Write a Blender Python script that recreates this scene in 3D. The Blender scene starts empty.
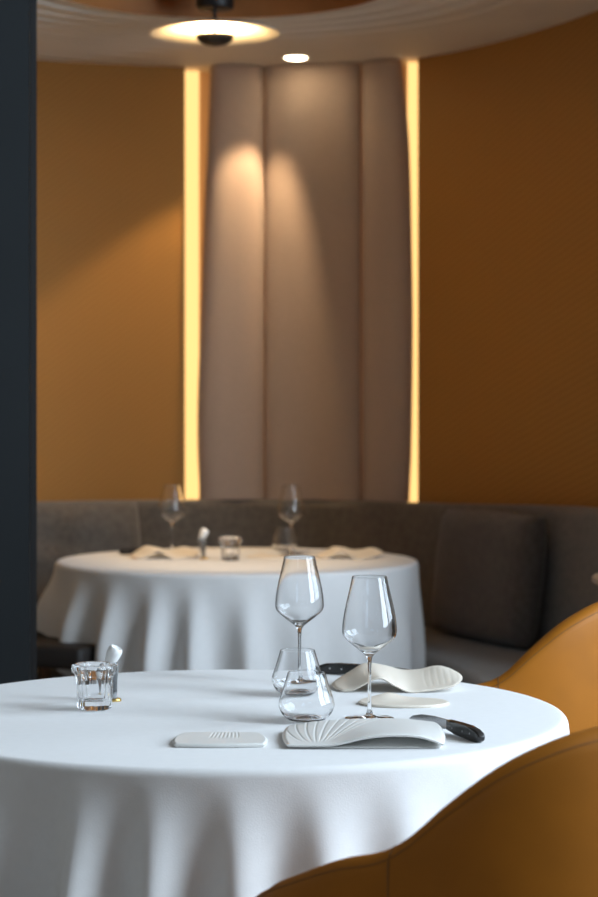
import bpy, bmesh, math, random
from mathutils import Vector, Matrix

random.seed(4)
PI = math.pi
sc = bpy.context.scene
COL = sc.collection

# ------------------------------------------------------------------ camera
F = 2118.0            # focal length in pixels of a 598 x 897 frame (85 mm)
CZ = 1.27             # camera height
TZ = 0.75             # table top height
cam_d = bpy.data.cameras.new('camera')
cam = bpy.data.objects.new('camera', cam_d)
COL.objects.link(cam)
cam.location = (0, 0, CZ)
cam.rotation_euler = (PI / 2, 0, 0)
cam_d.sensor_fit = 'VERTICAL'
cam_d.sensor_height = 36.0
cam_d.sensor_width = 24.0
cam_d.lens = 85.0
cam_d.shift_y = -48.5 / 897.0
cam_d.dof.use_dof = True
cam_d.dof.focus_distance = 3.38
cam_d.dof.aperture_fstop = 5.6
cam_d.clip_start = 0.05
sc.camera = cam

# ------------------------------------------------------------------ world, daylight, exposure
world = bpy.data.worlds.new('sky')
sc.world = world
world.use_nodes = True
wbg = world.node_tree.nodes['Background']
wbg.inputs[0].default_value = (0.55, 0.75, 1.0, 1)
wbg.inputs[1].default_value = 1.2

def area_light(name, loc, target, sx, sy, power, color, spread=None):
    d = bpy.data.lights.new(name, 'AREA')
    d.shape = 'RECTANGLE'
    d.size, d.size_y = sx, sy
    d.energy = power
    d.color = color
    if spread: d.spread = spread
    o = bpy.data.objects.new(name, d)
    COL.objects.link(o)
    o.location = loc
    o.rotation_euler = (Vector(target) - Vector(loc)).to_track_quat('-Z', 'Z').to_euler()
    return o

# daylight arriving through the window openings of the right-hand wall and the wall behind the camera
DAY = (0.74, 0.875, 1.0)
WIN_P = 178.0
area_light('daylight', (3.16, 2.45, 2.55), (-3, 2.45, 2.55), 3.0, 1.5, WIN_P, DAY)
area_light('daylight', (3.16, 4.25, 2.55), (-3, 4.25, 2.55), 3.0, 1.5, WIN_P * 0.42, DAY)
area_light('daylight', (-1.35, -2.42, 2.3), (-1.35, 4, 2.3), 1.3, 2.0, 8.0, DAY)

sc.view_settings.view_transform = 'Standard'
sc.view_settings.look = 'None'
sc.view_settings.gamma = 1.0
sc.view_settings.use_curve_mapping = False
sc.view_settings.exposure = 0.46
sc.cycles.max_bounces = 16
sc.cycles.transmission_bounces = 16
sc.cycles.transparent_max_bounces = 16
sc.cycles.sample_clamp_indirect = 6.0

WARM = (1.0, 0.62, 0.27)

# ------------------------------------------------------------------ helpers
def px(x, y_world):
    return (x - 299.0) / F * y_world

def srgb(r, g, b):
    def c(v):
        v /= 255.0
        return v / 12.92 if v <= 0.04045 else ((v + 0.055) / 1.055) ** 2.4
    return (c(r), c(g), c(b), 1.0)

def new_mat(name):
    m = bpy.data.materials.new(name)
    m.use_nodes = True
    nt = m.node_tree
    return m, nt, nt.nodes['Principled BSDF']

def mat_plain(name, col, rough=0.6, metal=0.0, coat=0.0, spec=0.5, sheen=0.0):
    m, nt, b = new_mat(name)
    b.inputs['Base Color'].default_value = col
    b.inputs['Roughness'].default_value = rough
    b.inputs['Metallic'].default_value = metal
    b.inputs['Coat Weight'].default_value = coat
    b.inputs['Specular IOR Level'].default_value = spec
    b.inputs['Sheen Weight'].default_value = sheen
    return m

def add_noise(m, scale, amount, bump=0.0, bscale=None, detail=4.0, dist=0.01):
    """procedural variation of the base colour and a fine bump"""
    nt = m.node_tree
    b = nt.nodes['Principled BSDF']
    tc = nt.nodes.new('ShaderNodeTexCoord')
    col = tuple(b.inputs['Base Color'].default_value)
    if amount > 0:
        n = nt.nodes.new('ShaderNodeTexNoise')
        n.inputs['Scale'].default_value = scale
        n.inputs['Detail'].default_value = detail
        nt.links.new(tc.outputs['Object'], n.inputs['Vector'])
        r = nt.nodes.new('ShaderNodeValToRGB')
        r.color_ramp.elements[0].position = 0.3
        r.color_ramp.elements[1].position = 0.7
        r.color_ramp.elements[0].color = tuple(c * (1 - amount) for c in col[:3]) + (1,)
        r.color_ramp.elements[1].color = tuple(min(1, c * (1 + amount)) for c in col[:3]) + (1,)
        nt.links.new(n.outputs['Fac'], r.inputs['Fac'])
        nt.links.new(r.outputs['Color'], b.inputs['Base Color'])
    if bump > 0:
        n2 = nt.nodes.new('ShaderNodeTexNoise')
        n2.inputs['Scale'].default_value = bscale or scale
        n2.inputs['Detail'].default_value = 3
        nt.links.new(tc.outputs['Object'], n2.inputs['Vector'])
        bp = nt.nodes.new('ShaderNodeBump')
        bp.inputs['Strength'].default_value = bump
        bp.inputs['Distance'].default_value = dist
        nt.links.new(n2.outputs['Fac'], bp.inputs['Height'])
        nt.links.new(bp.outputs['Normal'], b.inputs['Normal'])
    return m

def mat_weave(name, col, rough, scale, strength, sheen=0.3, var=0.12):
    """woven fabric: two crossed fine wave bumps and soft mottling"""
    m = mat_plain(name, col, rough, spec=0.2, sheen=sheen)
    nt = m.node_tree
    b = nt.nodes['Principled BSDF']
    tc = nt.nodes.new('ShaderNodeTexCoord')
    n = nt.nodes.new('ShaderNodeTexNoise')
    n.inputs['Scale'].default_value = scale * 0.4
    n.inputs['Detail'].default_value = 6
    nt.links.new(tc.outputs['Object'], n.inputs['Vector'])
    r = nt.nodes.new('ShaderNodeValToRGB')
    r.color_ramp.elements[0].position = 0.35
    r.color_ramp.elements[1].position = 0.65
    r.color_ramp.elements[0].color = tuple(c * (1 - var) for c in col[:3]) + (1,)
    r.color_ramp.elements[1].color = tuple(min(1, c * (1 + var)) for c in col[:3]) + (1,)
    nt.links.new(n.outputs['Fac'], r.inputs['Fac'])
    nt.links.new(r.outputs['Color'], b.inputs['Base Color'])
    ws = []
    for axis in ('X', 'Z'):
        w = nt.nodes.new('ShaderNodeTexWave')
        w.bands_direction = axis
        w.inputs['Scale'].default_value = scale
        w.inputs['Distortion'].default_value = 0.6
        nt.links.new(tc.outputs['Object'], w.inputs['Vector'])
        ws.append(w)
    mx = nt.nodes.new('ShaderNodeMath')
    mx.operation = 'ADD'
    nt.links.new(ws[0].outputs['Fac'], mx.inputs[0])
    nt.links.new(ws[1].outputs['Fac'], mx.inputs[1])
    bp = nt.nodes.new('ShaderNodeBump')
    bp.inputs['Strength'].default_value = strength
    bp.inputs['Distance'].default_value = 0.002
    nt.links.new(mx.outputs[0], bp.inputs['Height'])
    nt.links.new(bp.outputs['Normal'], b.inputs['Normal'])
    return m

def mat_emit(name, col, strength):
    m = bpy.data.materials.new(name)
    m.use_nodes = True
    nt = m.node_tree
    nt.nodes.remove(nt.nodes['Principled BSDF'])
    e = nt.nodes.new('ShaderNodeEmission')
    e.inputs[0].default_value = tuple(col[:3]) + (1,)
    e.inputs[1].default_value = strength
    nt.links.new(e.outputs[0], nt.nodes['Material Output'].inputs[0])
    return m

def link_obj(name, me, mat, parent=None, smooth=True):
    o = bpy.data.objects.new(name, me)
    COL.objects.link(o)
    if mat: me.materials.append(mat)
    if smooth:
        for p in me.polygons: p.use_smooth = True
    if parent: o.parent = parent
    return o

def from_bm(name, bm, mat, parent=None, smooth=True, auto=None):
    bmesh.ops.recalc_face_normals(bm, faces=bm.faces)
    me = bpy.data.meshes.new(name)
    bm.to_mesh(me)
    bm.free()
    o = link_obj(name, me, mat, parent, smooth)
    if auto is not None:
        me.set_sharp_from_angle(angle=math.radians(auto))
    return o

def tag(o, label, cat, group=None):
    o['label'] = label
    o['category'] = cat
    if group: o['group'] = group
    return o

def structure(o, label=None):
    o['kind'] = 'structure'
    if label: o['label'] = label
    return o

def thing(name, loc, label, cat, rz=0.0, group=None):
    o = bpy.data.objects.new(name, None)
    COL.objects.link(o)
    o.empty_display_size = 0.05
    o.location = loc
    o.rotation_euler = (0, 0, rz)
    return tag(o, label, cat, group)

GL = 0.0006            # glass stands a hair above the cloth's weave
def dup(root, loc, rz, label, group=None, scale=None):
    def cp(o, parent):
        c = o.copy()
        COL.objects.link(c)
        if parent is not None: c.parent = parent
        for ch in list(o.children): cp(ch, c)
        return c
    r = cp(root, None)
    r.location = loc
    r.rotation_euler = (0, 0, rz)
    r['label'] = label
    if group: r['group'] = group
    if scale: r.scale = (scale,) * 3
    return r

def bm_box(bm, lo, hi, bevel=0.0, seg=2):
    c = [(a + b) / 2 for a, b in zip(lo, hi)]
    s = [abs(b - a) for a, b in zip(lo, hi)]
    r = bmesh.ops.create_cube(bm, size=1.0, matrix=Matrix.Translation(c) @ Matrix.Diagonal((*s, 1)))
    if bevel > 0:
        es = list({e for v in r['verts'] for e in v.link_edges})
        bmesh.ops.bevel(bm, geom=es, offset=bevel, segments=seg, affect='EDGES', profile=0.5)

def box(name, lo, hi, mat, parent=None, bevel=0.0, seg=2):
    bm = bmesh.new()
    bm_box(bm, lo, hi, bevel, seg)
    return from_bm(name, bm, mat, parent, smooth=bevel > 0, auto=40 if bevel > 0 else None)

def lathe(name, prof, mat, parent=None, n=48, closed=False, mod=None, auto=None):
    """prof: (r, z) list; r = 0 ends become poles; closed joins last to first"""
    bm = bmesh.new()
    rings = []
    for (r, z) in prof:
        if r < 1e-6:
            rings.append([bm.verts.new((0, 0, z))])
        else:
            ring = []
            for k in range(n):
                a = 2 * PI * k / n
                rr = r * (mod(a, r, z) if mod else 1.0)
                ring.append(bm.verts.new((rr * math.cos(a), rr * math.sin(a), z)))
            rings.append(ring)
    pairs = list(zip(rings[:-1], rings[1:]))
    if closed: pairs.append((rings[-1], rings[0]))
    for A, B in pairs:
        if len(A) == 1 and len(B) == 1: continue
        for k in range(n):
            j = (k + 1) % n
            if len(A) == 1: bm.faces.new((A[0], B[k], B[j]))
            elif len(B) == 1: bm.faces.new((A[k], A[j], B[0]))
            else: bm.faces.new((A[k], A[j], B[j], B[k]))
    return from_bm(name, bm, mat, parent, True, auto)

def tube(name, pts, rad, mat, parent=None, n=8):
    bm = bmesh.new()
    pts = [Vector(p) for p in pts]
    rads = rad if isinstance(rad, (list, tuple)) else [rad] * len(pts)
    rings = []
    for i, p in enumerate(pts):
        d = (pts[min(i + 1, len(pts) - 1)] - pts[max(i - 1, 0)]).normalized()
        up = Vector((0, 0, 1)) if abs(d.z) < 0.9 else Vector((1, 0, 0))
        u = d.cross(up).normalized()
        v = d.cross(u)
        rings.append([bm.verts.new(p + rads[i] * (u * math.cos(2 * PI * k / n) + v * math.sin(2 * PI * k / n))) for k in range(n)])
    for A, B in zip(rings[:-1], rings[1:]):
        for k in range(n):
            bm.faces.new((A[k], A[(k + 1) % n], B[(k + 1) % n], B[k]))
    bm.faces.new(rings[0]); bm.faces.new(rings[-1])
    return from_bm(name, bm, mat, parent, True, 50)

def smooth01(t):
    t = max(0.0, min(1.0, t))
    return t * t * (3 - 2 * t)

def lookup(tab, x):
    """monotone-ish smooth interpolation through (x, y) pairs (Catmull-Rom)"""
    if x <= tab[0][0]: return tab[0][1]
    if x >= tab[-1][0]: return tab[-1][1]
    for i in range(len(tab) - 1):
        x0, y0 = tab[i]
        x1, y1 = tab[i + 1]
        if x0 <= x <= x1:
            h = x1 - x0
            t = (x - x0) / h
            def sl(a, b):
                return (tab[b][1] - tab[a][1]) / (tab[b][0] - tab[a][0])
            m0 = sl(max(i - 1, 0), i + 1)
            m1 = sl(i, min(i + 2, len(tab) - 1))
            return ((2*t**3 - 3*t*t + 1) * y0 + (t**3 - 2*t*t + t) * h * m0 +
                    (-2*t**3 + 3*t*t) * y1 + (t**3 - t*t) * h * m1)

def spline(pts, per=16):
    out = []
    P = [Vector(p) for p in pts]
    for i in range(len(P) - 1):
        p0 = P[i - 1] if i > 0 else P[0] * 2 - P[1]
        p1, p2 = P[i], P[i + 1]
        p3 = P[i + 2] if i + 2 < len(P) else P[-1] * 2 - P[-2]
        for k in range(per):
            t = k / per
            out.append(0.5 * ((2 * p1) + (-p0 + p2) * t + (2*p0 - 5*p1 + 4*p2 - p3) * t*t + (-p0 + 3*p1 - 3*p2 + p3) * t**3))
    out.append(P[-1].copy())
    return out

# ------------------------------------------------------------------ materials
# ochre wall covering with a fine diagonal grain
M_wall, nt, b = new_mat('ochre_wall_covering')
b.inputs['Roughness'].default_value = 0.62
b.inputs['Specular IOR Level'].default_value = 0.25
tc = nt.nodes.new('ShaderNodeTexCoord')
mp = nt.nodes.new('ShaderNodeMapping')
mp.inputs['Rotation'].default_value = (0, math.radians(38), 0)
nt.links.new(tc.outputs['Object'], mp.inputs['Vector'])
wv = nt.nodes.new('ShaderNodeTexWave')
wv.bands_direction = 'Z'
wv.inputs['Scale'].default_value = 16
wv.inputs['Distortion'].default_value = 2.0
wv.inputs['Detail'].default_value = 3
wv.inputs['Detail Scale'].default_value = 0.7
nt.links.new(mp.outputs[0], wv.inputs['Vector'])
rp = nt.nodes.new('ShaderNodeValToRGB')
rp.color_ramp.elements[0].color = (0.415, 0.196, 0.045, 1)
rp.color_ramp.elements[1].color = (0.480, 0.232, 0.055, 1)
nt.links.new(wv.outputs['Fac'], rp.inputs['Fac'])
nt.links.new(rp.outputs[0], b.inputs['Base Color'])
bp = nt.nodes.new('ShaderNodeBump')
bp.inputs['Strength'].default_value = 0.08
bp.inputs['Distance'].default_value = 0.004
nt.links.new(wv.outputs['Fac'], bp.inputs['Height'])
nt.links.new(bp.outputs[0], b.inputs['Normal'])

M_plaster = add_noise(mat_plain('ceiling_plaster', (0.84, 0.79, 0.72, 1), 0.8, spec=0.2), 3, 0.03)
M_room = add_noise(mat_plain('room_plaster', (0.32, 0.28, 0.24, 1), 0.85), 3, 0.05)
M_wood_dark = add_noise(mat_plain('recess_wood', (0.50, 0.21, 0.065, 1), 0.55), 6, 0.12)
M_column = add_noise(mat_plain('slate_blue_lacquer', (0.009, 0.013, 0.016, 1), 0.5), 4, 0.08)
M_black = mat_plain('black_metal', (0.012, 0.012, 0.013, 1), 0.45)
M_floor = add_noise(mat_plain('brown_carpet', (0.24, 0.185, 0.135, 1), 0.95), 40, 0.25, 0.3, 120)
M_panel = mat_weave('taupe_upholstery', (0.52, 0.395, 0.315, 1), 0.85, 130, 0.1, 0.3, 0.02)
M_grey = mat_weave('grey_upholstery', (0.150, 0.130, 0.112, 1), 0.9, 110, 0.35, 0.3, 0.15)
M_cush = mat_weave('charcoal_upholstery', (0.105, 0.088, 0.078, 1), 0.9, 110, 0.35, 0.3, 0.15)
M_cloth = add_noise(mat_plain('white_linen', (0.80, 0.80, 0.80, 1), 0.8, spec=0.25, sheen=0.15), 60, 0.015, 0.12, 420, dist=0.002)
M_porc = add_noise(mat_plain('bisque_porcelain', (0.76, 0.755, 0.73, 1), 0.42, spec=0.45), 30, 0.01)
M_porc_cream = add_noise(mat_plain('cream_porcelain', (0.80, 0.73, 0.63, 1), 0.45, spec=0.45), 30, 0.01)
M_leather = add_noise(mat_plain('ochre_leather', (0.36, 0.122, 0.006, 1), 0.55, spec=0.25), 14, 0.06, 0.12, 380, dist=0.001)
M_thread = mat_plain('leather_seam', (0.16, 0.07, 0.015, 1), 0.7)
M_walnut = add_noise(mat_plain('walnut', (0.16, 0.085, 0.045, 1), 0.5), 10, 0.2)
M_tan = add_noise(mat_plain('tan_wood', (0.50, 0.33, 0.20, 1), 0.5), 10, 0.15)
M_steel = mat_plain('brushed_steel', (0.42, 0.42, 0.43, 1), 0.22, 1.0)
M_brass = mat_plain('brass', (0.72, 0.50, 0.16, 1), 0.3, 1.0)
M_handle = mat_plain('black_handle', (0.010, 0.009, 0.009, 1), 0.25, spec=0.6)
M_grey_glass = mat_plain('smoky_glass', (0.50, 0.53, 0.56, 1), 0.03)
M_grey_glass.node_tree.nodes['Principled BSDF'].inputs['Transmission Weight'].default_value = 0.85
M_seatdark = add_noise(mat_plain('dark_leather', (0.014, 0.011, 0.010, 1), 0.6), 20, 0.2)
M_white_cer = mat_plain('white_ceramic', (0.86, 0.86, 0.85, 1), 0.3)
M_disc = mat_plain('white_enamel', (0.80, 0.74, 0.64, 1), 0.5)
M_cove = mat_plain('cove_lining', (0.80, 0.58, 0.40, 1), 0.8)

M_glass, nt, b = new_mat('clear_glass')
b.inputs['Base Color'].default_value = (0.99, 0.995, 1, 1)
b.inputs['Roughness'].default_value = 0.0
b.inputs['IOR'].default_value = 1.38
b.inputs['Transmission Weight'].default_value = 1.0

M_led = mat_emit('warm_led_diffuser', (1.0, 0.57, 0.20), 1.15)
M_bulb = mat_emit('downlight_lens', (1.0, 0.80, 0.52), 26.0)

# ------------------------------------------------------------------ room shell
CEIL = 2.555
WALLPTS = [(-1.75, 6.0), (-1.72, 6.6), (-1.55, 7.25), (-1.3, 7.7), (-0.987, 8.0), (-0.44, 8.17),
           (0.0, 8.2), (0.447, 7.96), (0.75, 7.53), (0.985, 6.98), (1.10, 6.45), (1.13, 5.9)]
WL = spline(WALLPTS, 24)
NWL = len(WL)
IL, IR = 5 * 24, 7 * 24             # where the upholstered niche starts and stops
def wl_normal(i):
    d = (WL[min(i + 1, NWL - 1)] - WL[max(i - 1, 0)]).normalized()
    return Vector((d.y, -d.x))      # pointing into the room (towards the camera)

def wall_strip(name, i0, i1, off, thick, z0, z1, mat):
    """curved wall: front face at offset off (towards the room), thick behind it"""
    bm = bmesh.new()
    cols = []
    for i in range(i0, i1 + 1):
        n = wl_normal(i)
        f = WL[i] + n * off
        k = WL[i] + n * (off - thick)
        cols.append([bm.verts.new((f.x, f.y, z0)), bm.verts.new((f.x, f.y, z1)),
                     bm.verts.new((k.x, k.y, z1)), bm.verts.new((k.x, k.y, z0))])
    for A, B in zip(cols[:-1], cols[1:]):
        for q in range(4):
            bm.faces.new((A[q], B[q], B[(q + 1) % 4], A[(q + 1) % 4]))
    bm.faces.new(cols[0]); bm.faces.new(cols[-1])
    return from_bm(name, bm, mat, None, True, 30)

structure(wall_strip('wall_back_left', 0, IL, 0, 0.20, 0, 2.75, M_wall), 'curved ochre wall with diagonal grain beside the slate blue column')
structure(wall_strip('wall_back_right', IR, NWL - 1, 0, 0.20, 0, 2.75, M_wall), 'curved ochre wall behind the charcoal back cushion')
structure(wall_strip('wall_back', IL + 1, IR - 1, -0.13, 0.07, 0, 2.75, M_cove), 'lit lining of the niche behind the taupe panels')

structure(box('floor', (-3.3, -2.3, -0.1), (3.4, 8.6, 0.0), M_floor), 'light brown carpet floor')
HALL = 4.3
structure(box('wall_left', (-3.3, -2.3, 0), (-3.1, 6.0, HALL), M_room))
structure(box('wall_front_left', (-3.3, 5.9, 0), (-1.78, 6.1, HALL), M_room))
structure(box('wall_front_right', (1.16, 5.88, 0), (3.3, 6.08, HALL), M_room))
structure(box('wall_bulkhead', (-1.80, 5.90, CEIL - 0.005), (1.18, 6.06, HALL), M_room))
structure(box('ceiling_hall', (-3.3, -2.3, HALL), (3.4, 6.1, HALL + 0.1), M_room))

def pierced_wall(name, axis, pos, thick, u0, u1, z1, holes):
    """wall with rectangular window openings built from boxes"""
    bm = bmesh.new()
    def put(a0, a1, zz0, zz1):
        if a1 - a0 < 1e-4 or zz1 - zz0 < 1e-4: return
        if axis == 'x': bm_box(bm, (pos, a0, zz0), (pos + thick, a1, zz1))
        else: bm_box(bm, (a0, pos, zz0), (a1, pos + thick, zz1))
    cur = u0
    for (h0, h1, hz0, hz1) in holes:
        put(cur, h0, 0, z1)
        put(h0, h1, 0, hz0)
        put(h0, h1, hz1, z1)
        cur = h1
    put(cur, u1, 0, z1)
    return structure(from_bm(name, bm, M_room, None, False))

pierced_wall('wall_right', 'x', 3.0, 0.12, -2.3, 6.08, HALL, [(1.7, 3.2, 1.0, 4.1), (3.5, 5.0, 1.0, 4.1)])
pierced_wall('wall_front', 'y', -2.22, 0.12, -3.3, 3.1, HALL, [(-2.0, -0.7, 1.3, 3.3)])

def window(name, axis, pos, u0, u1, z0, z1):
    bm = bmesh.new()
    w = 0.05
    def put(a0, a1, b0, b1):
        if axis == 'x': bm_box(bm, (pos, a0, b0), (pos + 0.06, a1, b1))
        else: bm_box(bm, (a0, pos, b0), (a1, pos + 0.06, b1))
    put(u0, u0 + w, z0, z1); put(u1 - w, u1, z0, z1)
    put(u0 + w, u1 - w, z0, z0 + w); put(u0 + w, u1 - w, z1 - w, z1)
    m = (u0 + u1) / 2
    put(m - w / 2, m + w / 2, z0 + w, z1 - w)
    structure(from_bm(name, bm, M_black, None, False), 'dark framed window')
window('window_1', 'x', 3.03, 1.7, 3.2, 1.0, 4.1)
window('window_2', 'x', 3.03, 3.5, 5.0, 1.0, 4.1)
window('window_3', 'y', -2.19, -2.0, -0.7, 1.3, 3.3)

# ceiling with a round timber recess and concentric plaster ripples
RC = Vector((-0.25, 6.58)); RR = 0.54
def ceiling():
    bm = bmesh.new()
    n = 160
    def edge(a):
        """distance from the recess centre to the outline of the alcove ceiling"""
        c, q = math.cos(a), math.sin(a)
        L = 1e9
        if c > 1e-6: L = min(L, (1.62 - RC.x) / c)
        if c < -1e-6: L = min(L, (-2.1 - RC.x) / c)
        if q > 1e-6: L = min(L, (8.55 - RC.y) / q)
        if q < -1e-6: L = min(L, (5.92 - RC.y) / q)
        return L
    steps = 130
    rings = []
    for i in range(steps + 1):
        ring = []
        for k in range(n):
            a = 2 * PI * k / n
            E = edge(a)
            r = min(E, RR + 0.0095 * i) if i < steps else E
            d = r - RR
            p = (d / 0.105) % 1.0
            reach = 0.30 + 0.65 * smooth01((-math.cos(a) + 0.1) / 0.6)
            fade = min(1.0, d / 0.05) * (1 - smooth01((d - reach) / 0.25))
            ring.append(bm.verts.new((RC.x + r * math.cos(a), RC.y + r * math.sin(a), CEIL + 0.012 * p ** 1.6 * fade)))
        rings.append(ring)
    for A, B in zip(rings[:-1], rings[1:]):
        for k in range(n):
            bm.faces.new((A[k], A[(k+1) % n], B[(k+1) % n], B[k]))
    bmesh.ops.remove_doubles(bm, verts=bm.verts, dist=1e-5)
    o = from_bm('ceiling', bm, M_plaster, None, True)
    return structure(o, 'pale rippled plaster ceiling')
ceiling()
def recess():
    bm = bmesh.new()
    n = 96
    prof = [(RR, CEIL - 0.001), (RR, CEIL + 0.065), (0.0, CEIL + 0.066)]
    rings = [[bm.verts.new((RC.x + r * math.cos(2*PI*k/n), RC.y + r * math.sin(2*PI*k/n), z)) for k in range(n)] for r, z in prof[:2]]
    c = bm.verts.new((RC.x, RC.y, prof[2][1]))
    for k in range(n):
        bm.faces.new((rings[0][k], rings[0][(k+1) % n], rings[1][(k+1) % n], rings[1][k]))
        bm.faces.new((rings[1][k], rings[1][(k+1) % n], c))
    return structure(from_bm('trim_1', bm, M_wood_dark, None, True, 30), 'round timber recess in the ceiling')
recess()

# dark column beside the near table: its flank runs back and away from us
def prism(name, pts, z0, z1, mat, bev=0.0):
    bm = bmesh.new()
    A = [bm.verts.new((x, y, z0)) for x, y in pts]
    B = [bm.verts.new((x, y, z1)) for x, y in pts]
    bm.faces.new(A); bm.faces.new(B)
    for k in range(len(pts)):
        bm.faces.new((A[k], A[(k+1) % len(pts)], B[(k+1) % len(pts)], B[k]))
    return structure(from_bm(name, bm, mat, None, False))
CX = px(29.5, 5.2)
prism('column', [(CX - 0.45, 5.2), (CX, 5.2), (CX - 0.04, 5.65), (CX - 0.45, 5.65)], 0, HALL, M_column)
prism('trim_2', [(CX + 0.001, 5.206), (px(37, 5.21), 5.206), (px(37, 5.21) - 0.004, 5.235), (CX + 0.001 - 0.003, 5.235)], 0, HALL, M_black)

# ------------------------------------------------------------------ upholstered niche: panels and LED strips
def niche_panel(xa, xb, edge_l, edge_r, bulge, label):
    """tall convex upholstered panel between pixel columns xa..xb (edges vary with height)"""
    bm = bmesh.new()
    nu, nv = 28, 40
    yf = lambda x: lookup([(-0.5, 8.13), (0.0, 8.14), (0.47, 7.95)], x)
    def front(u, v):
        z = 0.889 + (CEIL - 0.004 - 0.889) * v
        ypx = 400 - (z - CZ) * F / 8.1
        a = edge_l(ypx) if edge_l else xa
        c = edge_r(ypx) if edge_r else xb
        p = a + (c - a) * u
        x = px(p, 8.08)
        y = yf(x) - bulge * max(0, 1 - abs(2*u - 1) ** 2.6) ** 0.6
        return Vector((x, y, z))
    us = [0.5 - 0.5 * math.cos(PI * i / nu) for i in range(nu + 1)]
    F_ = [[bm.verts.new(front(u, j / nv)) for u in us] for j in range(nv + 1)]
    B_ = [[bm.verts.new(front(u, j / nv) * 1.0 + Vector((0, (yf(front(u, 0).x) - front(u, j / nv).y) + 0.035, 0))) for u in us] for j in range(nv + 1)]
    for j in range(nv):
        for i in range(nu):
            bm.faces.new((F_[j][i], F_[j][i+1], F_[j+1][i+1], F_[j+1][i]))
            bm.faces.new((B_[j][i], B_[j+1][i], B_[j+1][i+1], B_[j][i+1]))
        bm.faces.new((F_[j][0], F_[j+1][0], B_[j+1][0], B_[j][0]))
        bm.faces.new((F_[j][nu], B_[j][nu], B_[j+1][nu], F_[j+1][nu]))
    for i in range(nu):
        bm.faces.new((F_[0][i], B_[0][i], B_[0][i+1], F_[0][i+1]))
        bm.faces.new((F_[nv][i], F_[nv][i+1], B_[nv][i+1], B_[nv][i]))
    o = from_bm('upholstered_panel', bm, M_panel, None, True, 60)
    return tag(o, label, 'wall panel', 'taupe panels in the wall niche')
EL = [(60, 210), (140, 207), (200, 204), (300, 200.5), (400, 197), (450, 197), (500, 199), (800, 206)]
ER = [(60, 400), (100, 404), (150, 408), (250, 410.5), (330, 411.5), (450, 410), (500, 408), (800, 402)]
niche_panel(199, 263.2, lambda y: lookup(EL, y), None, 0.055, 'taupe upholstered panel beside the wider glowing strip')
niche_panel(264.6, 360.6, None, None, 0.055, 'wide middle taupe upholstered panel behind the ceiling downlight')
niche_panel(362.2, 410, None, lambda y: lookup(ER, y), 0.045, 'narrow taupe upholstered panel beside the thinner glowing strip')

def led(x0, x1, yy, label):
    o = box('led_strip', (px(x0, yy), yy - 0.01, 0.86), (px(x1, yy), yy + 0.01, CEIL - 0.006), M_led)
    return tag(o, label, 'light strip', 'glowing strips beside the wall panels')
led(184, 199, 8.245, 'wider warm glowing vertical strip between ochre wall and taupe panel')
led(407.5, 419.5, 8.03, 'thinner warm glowing vertical strip at the edge of the darker ochre wall')

# ------------------------------------------------------------------ banquette along the curved wall
def arc_len():
    L = [0.0]
    for a, c in zip(WL[:-1], WL[1:]): L.append(L[-1] + (c - a).length)
    return L
ALEN = arc_len()
def sweep(name, prof_fn, i0, i1, mat, parent):
    """closed profile (offset from wall, z) swept along the wall line"""
    bm = bmesh.new()
    cols = []
    for i in range(i0, i1 + 1, 2):
        n = wl_normal(i)
        cols.append([bm.verts.new((*(WL[i] + n * d), z)) for d, z in prof_fn(i)])
    m = len(cols[0])
    for A, B in zip(cols[:-1], cols[1:]):
        for q in range(m):
            bm.faces.new((A[q], B[q], B[(q+1) % m], A[(q+1) % m]))
    bm.faces.new(cols[0]); bm.faces.new(cols[-1])
    return from_bm(name, bm, mat, parent, True, 50)

def rounded(pts, r, seg=4):
    """round the corners of a closed polygon"""
    out = []
    m = len(pts)
    for i in range(m):
        p = Vector(pts[i]); a = Vector(pts[i-1]); c = Vector(pts[(i+1) % m])
        da = (a - p).normalized() * min(r, (a - p).length * 0.45)
        dc = (c - p).normalized() * min(r, (c - p).length * 0.45)
        for k in range(seg + 1):
            t = k / seg
            out.append(tuple((p + da) * (1-t)**2 + p * 2*t*(1-t) + (p + dc) * t*t))
    return out

bq = thing('banquette', (0.0, 7.9, 0), 'grey upholstered banquette curving along the ochre wall behind the far table', 'banquette')
def loc_par(o):
    """keep world geometry while parented to the banquette empty"""
    o.location = -o.parent.location
    return o
def back_prof(i):
    top = 0.888 + 0.035 * smooth01((i - 168) / 60.0)
    return rounded([(0.006, 0.40), (0.006, top), (0.115, top), (0.165, 0.40)], 0.035, 5)
def seat_prof(i):
    return rounded([(0.04, 0.30), (0.04, 0.445), (0.60, 0.445), (0.60, 0.30)], 0.04, 5)
def base_prof(i):
    return [(0.03, 0.0), (0.03, 0.30), (0.54, 0.30), (0.54, 0.0)]
loc_par(sweep('backrest', back_prof, 4, NWL - 5, M_grey, bq))
loc_par(sweep('seat', seat_prof, 4, NWL - 5, M_grey, bq))
loc_par(sweep('base', base_prof, 4, NWL - 5, M_walnut, bq))

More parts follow.
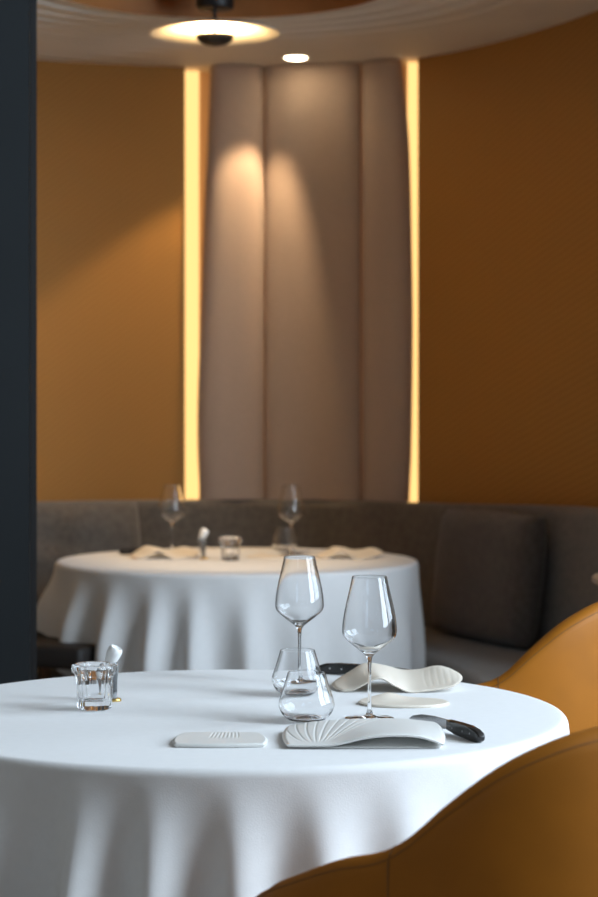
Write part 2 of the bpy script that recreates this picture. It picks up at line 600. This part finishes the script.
def cushion(w, h, t, p0, p1, lean, mat, label):
    """back cushion standing on the seat between plan points p0 and p1"""
    p0, p1 = Vector(p0), Vector(p1)
    d = (p1 - p0).normalized()
    n = Vector((d.y, -d.x))
    bm = bmesh.new()
    nu, nv = 24, 20
    def shape(u, v, s):
        e = (1 - abs(u) ** 6) * (1 - abs(v) ** 6)
        th = t * 0.5 * (0.25 + 0.75 * max(0, e) ** 0.45)
        wr = 0.004 * math.sin(9 * v + 2.5 * u + s) * (1 - abs(u) ** 2)
        k = 0.5
        uu = u * math.sqrt(1 - 0.05 * v * v); vv = v * math.sqrt(1 - 0.05 * u * u)
        return uu * w / 2, s * th + wr, (vv + 1) * h / 2
    V = {}
    for s in (-1, 1):
        for j in range(nv + 1):
            for i in range(nu + 1):
                edge = i in (0, nu) or j in (0, nv)
                u = 2 * i / nu - 1; v = 2 * j / nv - 1
                x, y, z = shape(u, v, s)
                V[s, i, j] = bm.verts.new((x, y, z))
    for s in (-1, 1):
        for j in range(nv):
            for i in range(nu):
                bm.faces.new((V[s,i,j], V[s,i+1,j], V[s,i+1,j+1], V[s,i,j+1]))
    ring = [(i, 0) for i in range(nu)] + [(nu, j) for j in range(nv)] + [(i, nv) for i in range(nu, 0, -1)] + [(0, j) for j in range(nv, 0, -1)]
    for a, c in zip(ring, ring[1:] + ring[:1]):
        bm.faces.new((V[-1, a[0], a[1]], V[-1, c[0], c[1]], V[1, c[0], c[1]], V[1, a[0], a[1]]))
    o = from_bm('back_cushion', bm, mat, None, True, 70)
    mid = (p0 + p1) / 2
    o.location = (mid.x, mid.y, 0.452)
    o.rotation_euler = (lean, 0, math.atan2(d.y, d.x))
    return tag(o, label, 'cushion', 'back cushions on the banquette')
def wl_at(i, off): return WL[i] + wl_normal(i) * off
cushion(0.64, 0.44, 0.13, wl_at(186, 0.235), wl_at(216, 0.235), -0.12, M_cush, 'charcoal back cushion leaning on the banquette beside the thinner glowing strip')
cushion(0.60, 0.445, 0.13, wl_at(82, 0.26), wl_at(106, 0.26), -0.12, M_grey, 'grey back cushion on the banquette between slate blue column and far table')

# ------------------------------------------------------------------ ceiling lamps
def disc_lamp(x, y, z):
    t = thing('disc_ceiling_lamp', (x, y, CEIL + 0.065), 'round white disc ceiling lamp with black dome above the far table', 'ceiling lamp')
    dz = z - (CEIL + 0.065)
    lathe('canopy', [(0, 0), (0.060, 0), (0.062, -0.006), (0.062, -0.070), (0.058, -0.076), (0, -0.076)], M_black, t, 48, auto=40)
    lathe('stem', [(0, -0.07), (0.006, -0.07), (0.006, dz - 0.03), (0, dz - 0.03)], M_black, t, 16, auto=40)
    # shallow dish: underside concave
    R = 0.212
    prof = []
    for k in range(15):
        r = R * k / 14
        prof.append((r, dz + 0.030 - 0.030 * (r / R) ** 2))
    top = [(r, zz + 0.005) for r, zz in reversed(prof)]
    lathe('shade', prof + [(R + 0.002, dz + 0.0025)] + top, M_disc, t, 72, auto=60)
    # dome hanging below the dish, its light aimed up
    hp = [(0, dz - 0.040)]
    for k in range(1, 11):
        a = PI / 2 * k / 10
        hp.append((0.062 * math.sin(a), dz - 0.006 - 0.034 * math.cos(a)))
    hp += [(0.060, dz - 0.005), (0, dz - 0.005)]
    lathe('lamp_dome', hp, M_black, t, 48, auto=40)
    d = bpy.data.lights.new('lamp_glow', 'AREA')
    d.shape = 'DISK'; d.size = 0.10; d.energy = 17.0; d.color = (1.0, 0.66, 0.30)
    o = bpy.data.objects.new('lamp_glow', d); COL.objects.link(o)
    o.parent = t
    o.location = (0, 0, dz - 0.0035); o.rotation_euler = (PI, 0, 0)
disc_lamp(px(215, 6.9), 6.9, 1.27 + 366 / F * 6.9)

def downlight(x, y, label, target, power, cone, blend):
    t = thing('ceiling_downlight', (x, y, CEIL), label, 'ceiling light', 0, 'downlights in the ceiling')
    lathe('trim_ring', [(0.040, 0.0), (0.052, 0.0), (0.052, -0.004), (0.046, -0.006), (0.040, -0.003)], M_white_cer, t, 40, closed=True, auto=40)
    lathe('lens', [(0, -0.0105), (0.022, -0.0095), (0.036, -0.006), (0.041, -0.002), (0.041, 0.0), (0, 0.0)], M_bulb, t, 40, auto=40)
    d = bpy.data.lights.new('downlight_beam', 'SPOT')
    d.energy = power; d.color = (1.0, 0.72, 0.42); d.spot_size = math.radians(cone); d.spot_blend = blend
    d.shadow_soft_size = 0.018
    o = bpy.data.objects.new('downlight_beam', d); COL.objects.link(o)
    o.parent = t
    o.location = (0, 0, -0.03)
    o.rotation_euler = (Vector(target) - Vector((x, y, CEIL - 0.03))).to_track_quat('-Z', 'Y').to_euler()
downlight(-0.012, 7.93, 'small bright downlight in the plaster ceiling in front of the middle taupe panel',
          (-0.012 - math.tan(math.radians(20)), 7.93, CEIL - 1.03), 31, 62, 0.4)
# added out-of-frame downlight, warms the far table top and the bounce around it
downlight(-0.2, 5.985, 'added unseen downlight warming the far table, beyond the top of the picture', (-0.2, 6.88, 0.75), 72, 36, 0.85)


# ------------------------------------------------------------------ tables and cloths
def round_table(x, y, r, label):
    t = thing('round_table', (x, y, 0), label, 'table', 0, 'round dining tables')
    zt = TZ - 0.006
    lathe('tabletop', [(0, zt - 0.03), (r - 0.03, zt - 0.03), (r - 0.02, zt - 0.02), (r - 0.02, zt - 0.004), (r - 0.026, zt), (0, zt)], M_walnut, t, 96, auto=40)
    lathe('pedestal', [(0, 0.03), (0.05, 0.03), (0.045, 0.1), (0.045, zt - 0.03), (0, zt - 0.03)], M_black, t, 32, auto=40)
    lathe('foot', [(0, 0), (0.26, 0), (0.26, 0.012), (0.06, 0.032), (0, 0.032)], M_black, t, 48, auto=40)
    return t

def tablecloth(x, y, r, label, fold, drop, n=432, rows=46):
    """fold(theta) -> signed depth of the drape at the hem; drop(theta) -> hanging length"""
    bm = bmesh.new()
    rad = [0.06, 0.15, 0.25, 0.35, 0.45, r - 0.05, r - 0.025, r - 0.014]
    rings = []
    c = bm.verts.new((0, 0, TZ))
    for q in rad:
        rings.append([(q, TZ)] * n)
    for k in range(1, 7):                                     # soft shoulder over the table edge
        a = PI / 2 * k / 6
        rings.append([(r - 0.014 + 0.014 * math.sin(a), TZ - 0.014 * (1 - math.cos(a)))] * n)
    for j in range(1, rows + 1):
        t = j / rows
        ring = []
        for k in range(n):
            th = 2 * PI * k / n
            L = drop(th)
            grow = 1.25 * smooth01(t * 1.5 + 0.03) ** 0.75
            ring.append((r + 0.004 * t + fold(th, t) * grow, TZ - 0.014 - L * t))
        rings.append(ring)
    VV = []
    for ring in rings:
        VV.append([bm.verts.new((q * math.cos(2*PI*k/n), q * math.sin(2*PI*k/n), z)) for k, (q, z) in enumerate(ring)])
    for k in range(n):
        bm.faces.new((c, VV[0][k], VV[0][(k+1) % n]))
    for A, B in zip(VV[:-1], VV[1:]):
        for k in range(n):
            bm.faces.new((A[k], B[k], B[(k+1) % n], A[(k+1) % n]))
    o = from_bm('tablecloth', bm, M_cloth, None, True)
    o.location = (x, y, 0)
    return tag(o, label, 'tablecloth', 'white tablecloths')

def wrap(a):
    return (a + PI) % (2 * PI) - PI

NT = (-0.1137, 3.54, 0.56)
FT = (px(237, 6.9), 6.9, 0.59)
# folds: (direction in degrees from the camera-facing front, + to the right; width deg; depth m)
NEAR_FOLDS = [(-72, 7, 0.05), (-52, 4.5, 0.09), (-35.5, 3.7, 0.085), (-20.5, 3.4, 0.065), (-9.5, 3.2, 0.045), (2.5, 3.6, 0.045), (15, 4.2, 0.045), (28, 5, 0.04), (43, 6, 0.045), (66, 9, 0.05), (90, 9, 0.05)]
def near_fold(th, t):
    d = math.degrees(wrap(th + PI / 2))
    s = 0.0
    for (c, w, a) in NEAR_FOLDS:
        e = d - c
        e *= 1.25 if e < 0 else 0.8          # folds lean over to one side
        s += a * math.exp(-(e / w) ** 2)
    if abs(d) > 80:
        m = smooth01((abs(d) - 80) / 20)
        s = s * (1 - m) + m * (0.014 + 0.014 * math.sin(d * PI / 180 * 14))
    return s - 0.005
FAR_FOLDS = [(-78, 6, 0.03), (-54, 5, 0.05), (-38, 4.2, 0.06), (-23, 3.8, 0.06), (-10.8, 3.6, 0.055), (4.6, 4.2, 0.055), (20, 5, 0.04), (37, 6, 0.035), (60, 8, 0.03), (82, 7, 0.02)]
def far_fold(th, t):
    d = math.degrees(wrap(th + PI / 2))
    s = 0.0
    for (c, w, a) in FAR_FOLDS:
        s += a * math.exp(-((d - c) / w) ** 2)
    if abs(d) > 88:
        m = smooth01((abs(d) - 88) / 15)
        s = s * (1 - m) + m * (0.03 + 0.02 * math.sin(d * PI / 180 * 13))
    # the cloth swings out over the stool on this side
    s = 0.6 * s + 0.4 * s * t + 0.03 * t * math.exp(-((d + 82) / 25) ** 2)
    return s
def far_drop(th):
    d = math.degrees(wrap(th + PI / 2))
    return 0.42 - 0.228 * math.exp(-((d + 80) / 33) ** 2)

round_table(NT[0], NT[1], NT[2], 'round dining table under the near white cloth with crystal holder and tableware')
round_table(FT[0], FT[1], FT[2], 'round dining table under the far white cloth in front of the banquette')
tablecloth(*NT, 'white tablecloth on the near round table beside the ochre leather armchairs', near_fold, lambda th: 0.44)
tablecloth(*FT, 'white tablecloth on the far round table in front of the grey banquette', far_fold, far_drop)

# dark stool tucked under the far table, and a wooden bistro table at the end of the banquette
st = thing('low_stool', (-0.745, 6.62, 0), 'dark leather stool tucked under the far tablecloth beside the slate blue column', 'stool', math.radians(-28))
box('seat', (-0.20, -0.19, 0.455), (0.20, 0.19, 0.525), M_seatdark, st, 0.018, 3)
for sx in (-1, 1):
    for sy in (-1, 1):
        tube('leg', [(sx * 0.175, sy * 0.165, 0.0), (sx * 0.165, sy * 0.155, 0.44)], [0.011, 0.016], M_walnut, st, 12)
bt = thing('bistro_table', (px(590.5, 5.6) + 0.25, 5.56, 0), 'small tan wooden table at the end of the banquette, only its edge in view', 'table')
lathe('tabletop', [(0, 0.785), (0.24, 0.785), (0.25, 0.792), (0.25, 0.803), (0.244, 0.808), (0, 0.808)], M_tan, bt, 64, auto=40)
lathe('pedestal', [(0, 0.02), (0.03, 0.02), (0.025, 0.1), (0.025, 0.785), (0, 0.785)], M_black, bt, 24, auto=40)
lathe('foot', [(0, 0), (0.18, 0), (0.18, 0.012), (0.04, 0.024), (0, 0.024)], M_black, bt, 40, auto=40)

# ------------------------------------------------------------------ leather tub armchairs
HT = [(0, 0.896), (12, 0.882), (25, 0.852), (37, 0.806), (46, 0.765), (52, 0.748), (62, 0.735), (76, 0.708), (90, 0.678), (103, 0.63), (116, 0.56)]
def armchair(loc, rz, label):
    t = thing('tub_armchair', loc, label, 'armchair', rz, 'ochre leather armchairs')
    a_, b_ = 0.325, 0.295
    th = 0.045
    zb = 0.30
    nphi = 72
    PH = [-116 + 232 * i / nphi for i in range(nphi + 1)]
    def plan(phi, off, zf):
        """zf 0 bottom .. 1 top ; shell leans outwards a little"""
        p = math.radians(phi)
        s = 0.90 + 0.10 * zf
        x = (a_ * s - off) * math.sin(p)
        y = -(b_ * s - off) * math.cos(p)
        if abs(phi) > 90: y += 0.25 * (abs(phi) - 90) / 26 * 0.3
        return x, y
    bm = bmesh.new()
    cols = []
    nz = 16
    for phi in PH:
        H = lookup(HT, abs(phi))
        col = []
        for k in range(nz + 1):                               # outside, bottom to top
            f = k / nz
            z = zb + (H - th * 0.5 - zb) * f
            x, y = plan(phi, 0.012 * math.sin(PI * f) * -1, f)
            col.append((x, y, z))
        for k in range(1, 8):                                 # rolled rim
            an = PI * k / 8
            x, y = plan(phi, th * 0.5 * (1 - math.cos(an)), 1)
            col.append((x, y, H - th * 0.5 + th * 0.5 * math.sin(an)))
        for k in range(nz + 1):                               # inside, top to bottom
            f = 1 - k / nz
            z = zb + (H - th * 0.5 - zb) * f
            x, y = plan(phi, th + 0.02 * math.sin(PI * f), f)
            col.append((x, y, z))
        cols.append([bm.verts.new(c) for c in col])
    m = len(cols[0])
    for A, B in zip(cols[:-1], cols[1:]):
        for q in range(m):
            bm.faces.new((A[q], B[q], B[(q+1) % m], A[(q+1) % m]))
    bm.faces.new(cols[0]); bm.faces.new(cols[-1])
    from_bm('shell', bm, M_leather, t, True, 60)
    for sg in (-1, 1):                                        # seams where the arms meet the back
        pts = []
        phi = sg * 49
        H = lookup(HT, 49)
        for k in range(nz + 1):
            f = k / nz
            x, y = plan(phi, -0.012 * math.sin(PI * f) + 0.0004, f)
            pts.append((x, y, zb + (H - th * 0.5 - zb) * f))
        for k in range(1, 8):
            an = PI * k / 8
            x, y = plan(phi, th * 0.5 * (1 - math.cos(an)), 1)
            pts.append((x, y, H - th * 0.5 + th * 0.5 * math.sin(an)))
        tube('seam', pts, 0.0012, M_thread, t, 6)
    # stitched line just under the outer rim
    pts = []
    for phi in PH[2:-2]:
        H = lookup(HT, abs(phi))
        an = PI * 0.17
        x, y = plan(phi, th * 0.5 * (1 - math.cos(an)), 1)
        pts.append((x, y, H - th * 0.5 + th * 0.5 * math.sin(an)))
    tube('stitching', pts, 0.0007, M_thread, t, 5)
    # seat cushion
    bm = bmesh.new()
    n = 48
    prof = [(0.0, 0.36), (0.90, 0.36), (1.0, 0.375), (1.0, 0.43), (0.93, 0.455), (0.6, 0.463), (0, 0.465)]
    rings = []
    for s, z in prof:
        if s == 0: rings.append([bm.verts.new((0, 0.03, z))]); continue
        rg = []
        for k in range(n):
            an = 2 * PI * k / n
            cx, sx = math.cos(an), math.sin(an)
            x = 0.235 * s * math.copysign(abs(cx) ** 0.75, cx)
            y = 0.03 + (0.235 if sx > 0 else 0.245) * s * math.copysign(abs(sx) ** 0.8, sx)
            rg.append(bm.verts.new((x, y, z)))
        rings.append(rg)
    for A, B in zip(rings[:-1], rings[1:]):
        for k in range(n):
            j = (k + 1) % n
            if len(A) == 1: bm.faces.new((A[0], B[j], B[k]))
            elif len(B) == 1: bm.faces.new((A[k], A[j], B[0]))
            else: bm.faces.new((A[k], A[j], B[j], B[k]))
    from_bm('seat', bm, M_leather, t, True, 50)
    box('seat_frame', (-0.2, -0.2, 0.31), (0.2, 0.2, 0.36), M_walnut, t, 0.01)
    for sx in (-1, 1):
        for sy in (-1, 1):
            tube('leg', [(sx * 0.20, sy * 0.20, 0.0), (sx * 0.165, sy * 0.165, 0.325)], [0.010, 0.017], M_walnut, t, 12)
    return t
def face_to(c, tgt):
    d = Vector(tgt) - Vector(c)
    return math.atan2(d.y, d.x) - PI / 2
CA = (0.25, 2.70)
ca = armchair((CA[0], CA[1], 0), face_to(CA, NT[:2]), 'ochre leather tub armchair with its rounded back to us in front of the near table')
dup(ca, (0.405, 4.225, 0), math.radians(45), 'ochre leather tub armchair beyond the near table, its back covering part of the banquette seat')

# ------------------------------------------------------------------ glassware
def glass_profile(outer, wall, floor_z):
    """outer (r, z) bottom to rim -> closed solid with an inner surface"""
    inner = []
    for r, z in reversed(outer):
        if z > floor_z: inner.append((max(r - wall, 0.0004), z))
    return outer, inner

def wine_glass(loc, label, group):
    t = thing('wine_glass', loc, label, 'wine glass', 0, group)
    bowl_tab = [(0.101, 0.0052), (0.106, 0.0095), (0.118, 0.0250), (0.130, 0.0395), (0.1355, 0.0432), (0.142, 0.0446), (0.152, 0.0443),
                (0.170, 0.0420), (0.190, 0.0378), (0.210, 0.0330), (0.2315, 0.0284)]
    outer = [(0.0, 0.0), (0.039, 0.0), (0.0400, 0.0008), (0.0395, 0.0016), (0.030, 0.0020), (0.014, 0.0032), (0.006, 0.0070), (0.0036, 0.016),
             (0.0028, 0.030), (0.0026, 0.060), (0.0029, 0.085), (0.0038, 0.096)]
    zs = [0.101 + (0.2315 - 0.101) * k / 40 for k in range(41)]
    for z in zs: outer.append((lookup(bowl_tab, z), z))
    rim_r = outer[-1][0]
    prof = outer + [(rim_r - 0.0004, 0.2320), (rim_r - 0.0010, 0.2318)]
    for z in reversed(zs):
        if z < 0.1105: break
        prof.append((max(0.0005, lookup(bowl_tab, z) - 0.0009 - 0.0014 * smooth01((0.13 - z) / 0.02)), z))
    prof += [(0.004, 0.1085), (0, 0.108)]
    bm_o = lathe('bowl', prof, M_glass, t, 64)
    return t

def tumbler(loc, label, group):
    t = thing('water_tumbler', loc, label, 'tumbler', 0, group)
    tab = [(0.0, 0.024), (0.003, 0.031), (0.010, 0.039), (0.020, 0.0444), (0.026, 0.0455), (0.034, 0.0445), (0.050, 0.039), (0.078, 0.0305)]
    zs = [0.078 * k / 32 for k in range(33)]
    prof = [(0, 0.0015), (0.018, 0.0012), (0.022, 0.0)]
    prof += [(lookup(tab, z), z) for z in zs]
    prof += [(0.0301, 0.0786), (0.0293, 0.0784)]
    for z in reversed(zs):
        if z < 0.005: break
        prof.append((lookup(tab, z) - 0.0009 - 0.0012 * smooth01((0.020 - z) / 0.012), z))
    prof += [(0.030, 0.0042), (0.015, 0.0038), (0, 0.0036)]
    lathe('cup', prof, M_glass, t, 64)
    return t

Y1 = 3.452
wg = wine_glass((px(369.5, Y1), Y1, TZ + GL), 'wine glass standing between the wave plates beside the steel knife blade', 'wine glasses on the near table')
dup(wg, (px(299.5, 3.89), 3.89, TZ + GL), 0, 'wine glass standing behind the two stemless tumblers', 'wine glasses on the near table')
tb = tumbler((px(306.5, 3.43), 3.43, TZ + GL), 'stemless tumbler nearest the wave plate with fanned grooves', 'tumblers on the near table')
dup(tb, (px(297.5, 3.735), 3.735, TZ + GL), 0, 'stemless tumbler in front of the wine glass stem, partly hidden by another tumbler', 'tumblers on the near table')

# thick crystal candle holder with fluted walls
def crystal(loc, label, group):
    t = thing('crystal_candle_holder', loc, label, 'candle holder', 0, group)
    def flute(a, r, z):
        k = 1.0 if r > 0.02 else 0.0
        return 1 - 0.045 * k * (1 - abs(math.cos(5 * a))) * 1.6
    prof = [(0, 0.0025), (0.018, 0.002), (0.024, 0.0), (0.0285, 0.002), (0.0295, 0.008), (0.0300, 0.030), (0.0310, 0.050), (0.0335, 0.058), (0.0380, 0.063),
            (0.0395, 0.068), (0.0380, 0.074), (0.033, 0.0765), (0.026, 0.0755), (0.0235, 0.071), (0.0225, 0.062), (0.0215, 0.030), (0.0195, 0.018), (0.014, 0.0145), (0, 0.0135)]
    P = []
    for (r0, z0), (r1, z1) in zip(prof[:-1], prof[1:]):
        P.append((r0, z0)); P.append(((r0 + r1) / 2, (z0 + z1) / 2))
    P.append(prof[-1])
    lathe('body', P, M_glass, t, 80, mod=flute)
    return t
ch = crystal((px(94.5, 3.56), 3.56, TZ + GL), 'fluted crystal candle holder standing alone on the near tablecloth', 'crystal candle holders')

# slim flask with white stopper leaning behind the crystal holder
def flask(loc, label, group):
    t = thing('stoppered_flask', loc, label, 'flask', 0, group)
    foot = lathe('foot', [(0, 0), (0.0125, 0), (0.013, 0.002), (0.0115, 0.0045), (0, 0.0045)], M_brass, t, 32, auto=40)
    foot['label'] = 'brass foot'
    bd = lathe('body', [(0, 0.0042), (0.006, 0.0042), (0.0065, 0.010), (0.0095, 0.035), (0.0135, 0.058), (0.0140, 0.064), (0.011, 0.068), (0, 0.068)], M_grey_glass, t, 32, auto=60)
    hd = lathe('stopper', [(0, -0.004), (0.0085, -0.004), (0.0100, 0.004), (0.0125, 0.016), (0.0130, 0.022), (0.0120, 0.0275), (0.0095, 0.030), (0.0065, 0.0285), (0.004, 0.0265), (0, 0.026)], M_white_cer, t, 32, auto=60)
    hd['label'] = 'white ceramic stopper'
    for v in bd.data.vertices: v.co.x -= 0.10 * v.co.z
    hd.data.transform(Matrix.Translation((-0.0075, 0, 0.066)) @ Matrix.Rotation(math.radians(26), 4, (0.35, 0.9, 0)))
    return t
fk = flask((px(114, 3.66), 3.66, TZ), 'dark slim flask with white stopper behind the crystal holder on the near table', 'stoppered flasks')

# ------------------------------------------------------------------ porcelain wave plates and flat dishes
def sheet(name, hx, hy, zfn, thick, mat, loc, rz, label, cat, group, groove=None, nu=120, nv=72, corner=0.6, taper=0.0):
    """rounded rectangular porcelain sheet following zfn(u, v); grooves pressed in its top face"""
    bm = bmesh.new()
    def pos(u, v):
        x = u * math.sqrt(1 - corner * v * v / 2) * (1 - taper * (v + 1) / 2)
        y = v * math.sqrt(1 - corner * u * u / 2)
        return x * hx, y * hy
    top, bot = {}, {}
    for j in range(nv + 1):
        for i in range(nu + 1):
            u = 2 * i / nu - 1; v = 2 * j / nv - 1
            x, y = pos(u, v)
            z = zfn(u, v)
            e = max(abs(u), abs(v))
            ed = smooth01((1 - e) / 0.05)
            g = groove(u, v) if groove else 0.0
            top[i, j] = bm.verts.new((x, y, z + thick * (0.62 + 0.38 * ed) - g * 0.0008 * smooth01((1 - e) / 0.08)))
            bot[i, j] = bm.verts.new((x * (1 - 0.012 * (1 - ed)), y * (1 - 0.012 * (1 - ed)), z + thick * 0.25 * (1 - ed)))
    for j in range(nv):
        for i in range(nu):
            bm.faces.new((top[i,j], top[i+1,j], top[i+1,j+1], top[i,j+1]))
            bm.faces.new((bot[i,j], bot[i,j+1], bot[i+1,j+1], bot[i+1,j]))
    ring = [(i, 0) for i in range(nu)] + [(nu, j) for j in range(nv)] + [(i, nv) for i in range(nu, 0, -1)] + [(0, j) for j in range(nv, 0, -1)]
    for a, c in zip(ring, ring[1:] + ring[:1]):
        bm.faces.new((bot[a], bot[c], top[c], top[a]))
    o = from_bm(name, bm, mat, None, True, 70)
    o.location = loc
    o.rotation_euler = (0, 0, rz)
    return tag(o, label, cat, group)

def line(d, w):
    return math.exp(-(d / w) ** 2)
def fan_grooves(u, v):
    """grooves that fan out from the back edge over the flat end"""
    s = 0.0
    q = max(0.0, (v + 1) / 2)
    for k in range(10):
        c = -1.02 + 0.145 * k
        p = 0.55 + 0.05 * k
        bend = -0.62 + (c + 0.62) * (0.12 + 0.88 * q ** p)
        s += line(u - bend, 0.010) * smooth01((q - 0.05) / 0.2)
    return min(1, s)
def short_grooves(u, v):
    s = 0.0
    for k in range(8):
        c = -0.22 + 0.085 * k
        s += line(u - c - 0.05 * v, 0.014) * smooth01((v + 0.1) / 0.25) * (1 - smooth01((v - 0.75) / 0.15))
    return min(1, s)
def tip_grooves(u, v):
    s = 0.0
    for k in range(6):
        s += 0.5 * line(u - (0.42 + 0.10 * k + 0.10 * v * v), 0.012) * (1 - smooth01((abs(v) - 0.6) / 0.3))
    return min(1, s)

FR1 = [(-1, 0.003), (-0.7, 0.003), (-0.38, 0.005), (0.0, 0.015), (0.3, 0.0185), (0.65, 0.017), (0.88, 0.010), (1, 0.004)]
BK1 = [(-1, 0.005), (-0.6, 0.012), (0.0, 0.016), (0.5, 0.016), (1, 0.011)]
def z_near(u, v):
    w = smooth01((v + 1) / 2 * 0.9 + 0.05)
    return lookup(FR1, u) * (1 - w) + lookup(BK1, u) * w
wp1 = sheet('wave_plate', 0.124, 0.088, z_near, 0.0052, M_porc, (0.0985, 3.235, TZ), 0.0,
      'white porcelain wave plate with fanned grooves beside the black-handled knife', 'plate', 'wave plates', fan_grooves, nu=220, nv=80, corner=0.22)

def z_base(u, v):
    return max(0.0, min(z_near(u, v), lookup(FR1, u)) - 0.0052) * smooth01((v + 1.0) / 0.85)
pb = sheet('base_sheet', 0.119, 0.082, z_base, 0.0030, M_porc, (0, 0, 0), 0.0, '', '', None, None, nu=60, nv=40, corner=0.2)
for k in ('label', 'category'): del pb[k]
pb.parent = wp1
pb.location = (0, 0.002, 0)
mk = bmesh.new()
for q in range(5):
    bm_box(mk, (0.010 + 0.0036 * q, -0.0705, 0.0026), (0.0125 + 0.0036 * q, -0.0690, 0.00315))
mko = from_bm('maker_mark', mk, mat_plain('grey_imprint', (0.35, 0.35, 0.34, 1), 0.6), pb, False)

FR2 = [(-1, 0.0), (-0.8, 0.003), (-0.35, 0.024), (-0.05, 0.010), (0.18, 0.0), (0.45, 0.001), (0.75, 0.005), (1, 0.010)]
BK2 = [(-1, 0.006), (-0.8, 0.020), (-0.55, 0.033), (-0.2, 0.029), (0.12, 0.021), (0.4, 0.022), (0.75, 0.029), (1, 0.024)]
def z_far(u, v):
    w = (v + 1) / 2
    return lookup(FR2, u) * (1 - w) + lookup(BK2, u) * w
wp2 = sheet('wave_plate', 0.118, 0.070, z_far, 0.0046, M_porc_cream, (0.177, 3.825, TZ), 0.0,
      'cream porcelain wave plate rising in two humps near the far rim of the near table', 'plate', 'wave plates', tip_grooves, corner=0.55)

sheet('flat_dish', 0.0765, 0.060, lambda u, v: 0.0, 0.0065, M_porc, (px(220, 3.21), 3.222, TZ), math.radians(1),
      'flat white porcelain dish with short grooves lying alone near the table edge', 'dish', 'flat dishes', short_grooves, corner=0.45, taper=0.13)
def z_dish(u, v):
    return 0.008 * math.exp(-((u + 0.45) / 0.4) ** 2) * smooth01((v + 0.6) / 1.4)
fd2 = sheet('flat_dish', 0.078, 0.052, z_dish, 0.005, M_porc_cream, (px(404, 3.62), 3.622, TZ), math.radians(-2),
      'flat cream porcelain dish between the wine glass stem and the two-humped plate', 'dish', 'flat dishes', None, corner=0.95)

# ------------------------------------------------------------------ knives (standing on their edge)
def table_knife(loc, rz, label, tilt=0.0):
    t = thing('steak_knife', loc, label, 'knife', rz, 'knives on the near table')
    t.rotation_euler = (0, tilt, rz)
    # blade along -x, handle along +x, origin at the handle end on the table
    def slab(pts, th, name, mat, bev):
        bm = bmesh.new()
        A = [bm.verts.new((x, -th / 2, z)) for x, z in pts]
        B = [bm.verts.new((x, th / 2, z)) for x, z in pts]
        m = len(pts)
        bm.faces.new(A); bm.faces.new(B)
        for k in range(m): bm.faces.new((A[k], A[(k+1) % m], B[(k+1) % m], B[k]))
        if bev: bmesh.ops.bevel(bm, geom=[e for e in bm.edges if abs(e.verts[0].co.y - e.verts[1].co.y) < 1e-6], offset=bev, segments=3, affect='EDGES', profile=0.5)
        return from_bm(name, bm, mat, t, True, 35)
    hnd = [(-0.108, 0.0055), (-0.080, 0.003), (-0.050, 0.002), (-0.025, 0.0005), (-0.010, 0.0), (-0.002, 0.004), (0.0, 0.010), (-0.004, 0.0155), (-0.015, 0.0195), (-0.04, 0.0215), (-0.075, 0.0215), (-0.108, 0.0215)]
    slab(hnd, 0.013, 'handle', M_handle, 0.003)
    bl = [(-0.106, 0.007), (-0.106, 0.0205), (-0.16, 0.0200), (-0.205, 0.0165), (-0.235, 0.0105), (-0.250, 0.004), (-0.22, 0.0015), (-0.15, 0.0012)]
    slab(bl, 0.0018, 'blade', M_steel, 0.0)
    for x in (-0.028, -0.052, -0.086):
        bm = bmesh.new()
        bmesh.ops.create_cone(bm, cap_ends=True, segments=16, radius1=0.0018, radius2=0.0018, depth=0.0136, matrix=Matrix.Translation((x, 0, 0.0115)) @ Matrix.Rotation(PI / 2, 4, 'X'))
        from_bm('rivet', bm, M_steel, t, True, 40)
    return t
def knife_between(h, tip, label):
    d = Vector(h) - Vector(tip)
    return (h[0], h[1], TZ), math.atan2(d.y, d.x)
l, r = knife_between((0.277, 3.205), (0.170, 3.455), '')
kn = table_knife(l, r, 'black-handled steel knife propped behind the plate with fanned grooves')
l, r = knife_between((0.036, 4.03), (0.215, 3.945), '')
dup(kn, l, r, 'black-handled knife at the far rim of the near table behind the two-humped plate', 'knives on the near table')

# ------------------------------------------------------------------ tableware on the far table
G = 'glasses on the far table'
dup(wg, (px(172, 7.16), 7.16, TZ + GL), 0, 'wine glass on the far table beside the wider glowing strip', G)
dup(wg, (px(291, 7.12), 7.12, TZ + GL), 0, 'wine glass on the far table in front of a stemless tumbler', G)
dup(tb, (px(285, 7.30), 7.30, TZ + GL), 0, 'stemless tumbler on the far table behind a wine glass', G)
dup(ch, (px(230.5, 6.86), 6.86, TZ + GL), 0.2, 'fluted crystal candle holder on the far table', 'crystal candle holders')
dup(fk, (px(204, 6.92), 6.92, TZ), 0.0, 'slim flask with white stopper on the far table beside a crystal holder', 'stoppered flasks', 1.05)
dup(wp2, (px(165, 6.98), 6.98, TZ), math.radians(14), 'cream wave plate on the far table near a dark knife handle', 'wave plates', 0.98)
dup(wp2, (px(350, 6.98), 6.98, TZ), 0.0, 'cream wave plate on the far table near the charcoal back cushion', 'wave plates', 0.92)
dup(fd2, (px(270, 6.98), 6.98, TZ), 0.0, 'flat cream dish on the far table beside a crystal holder', 'flat dishes')
dup(kn, (px(119, 7.12), 7.12, TZ), math.radians(168), 'dark-handled knife beside a wave plate on the far table', 'knives on the far table')
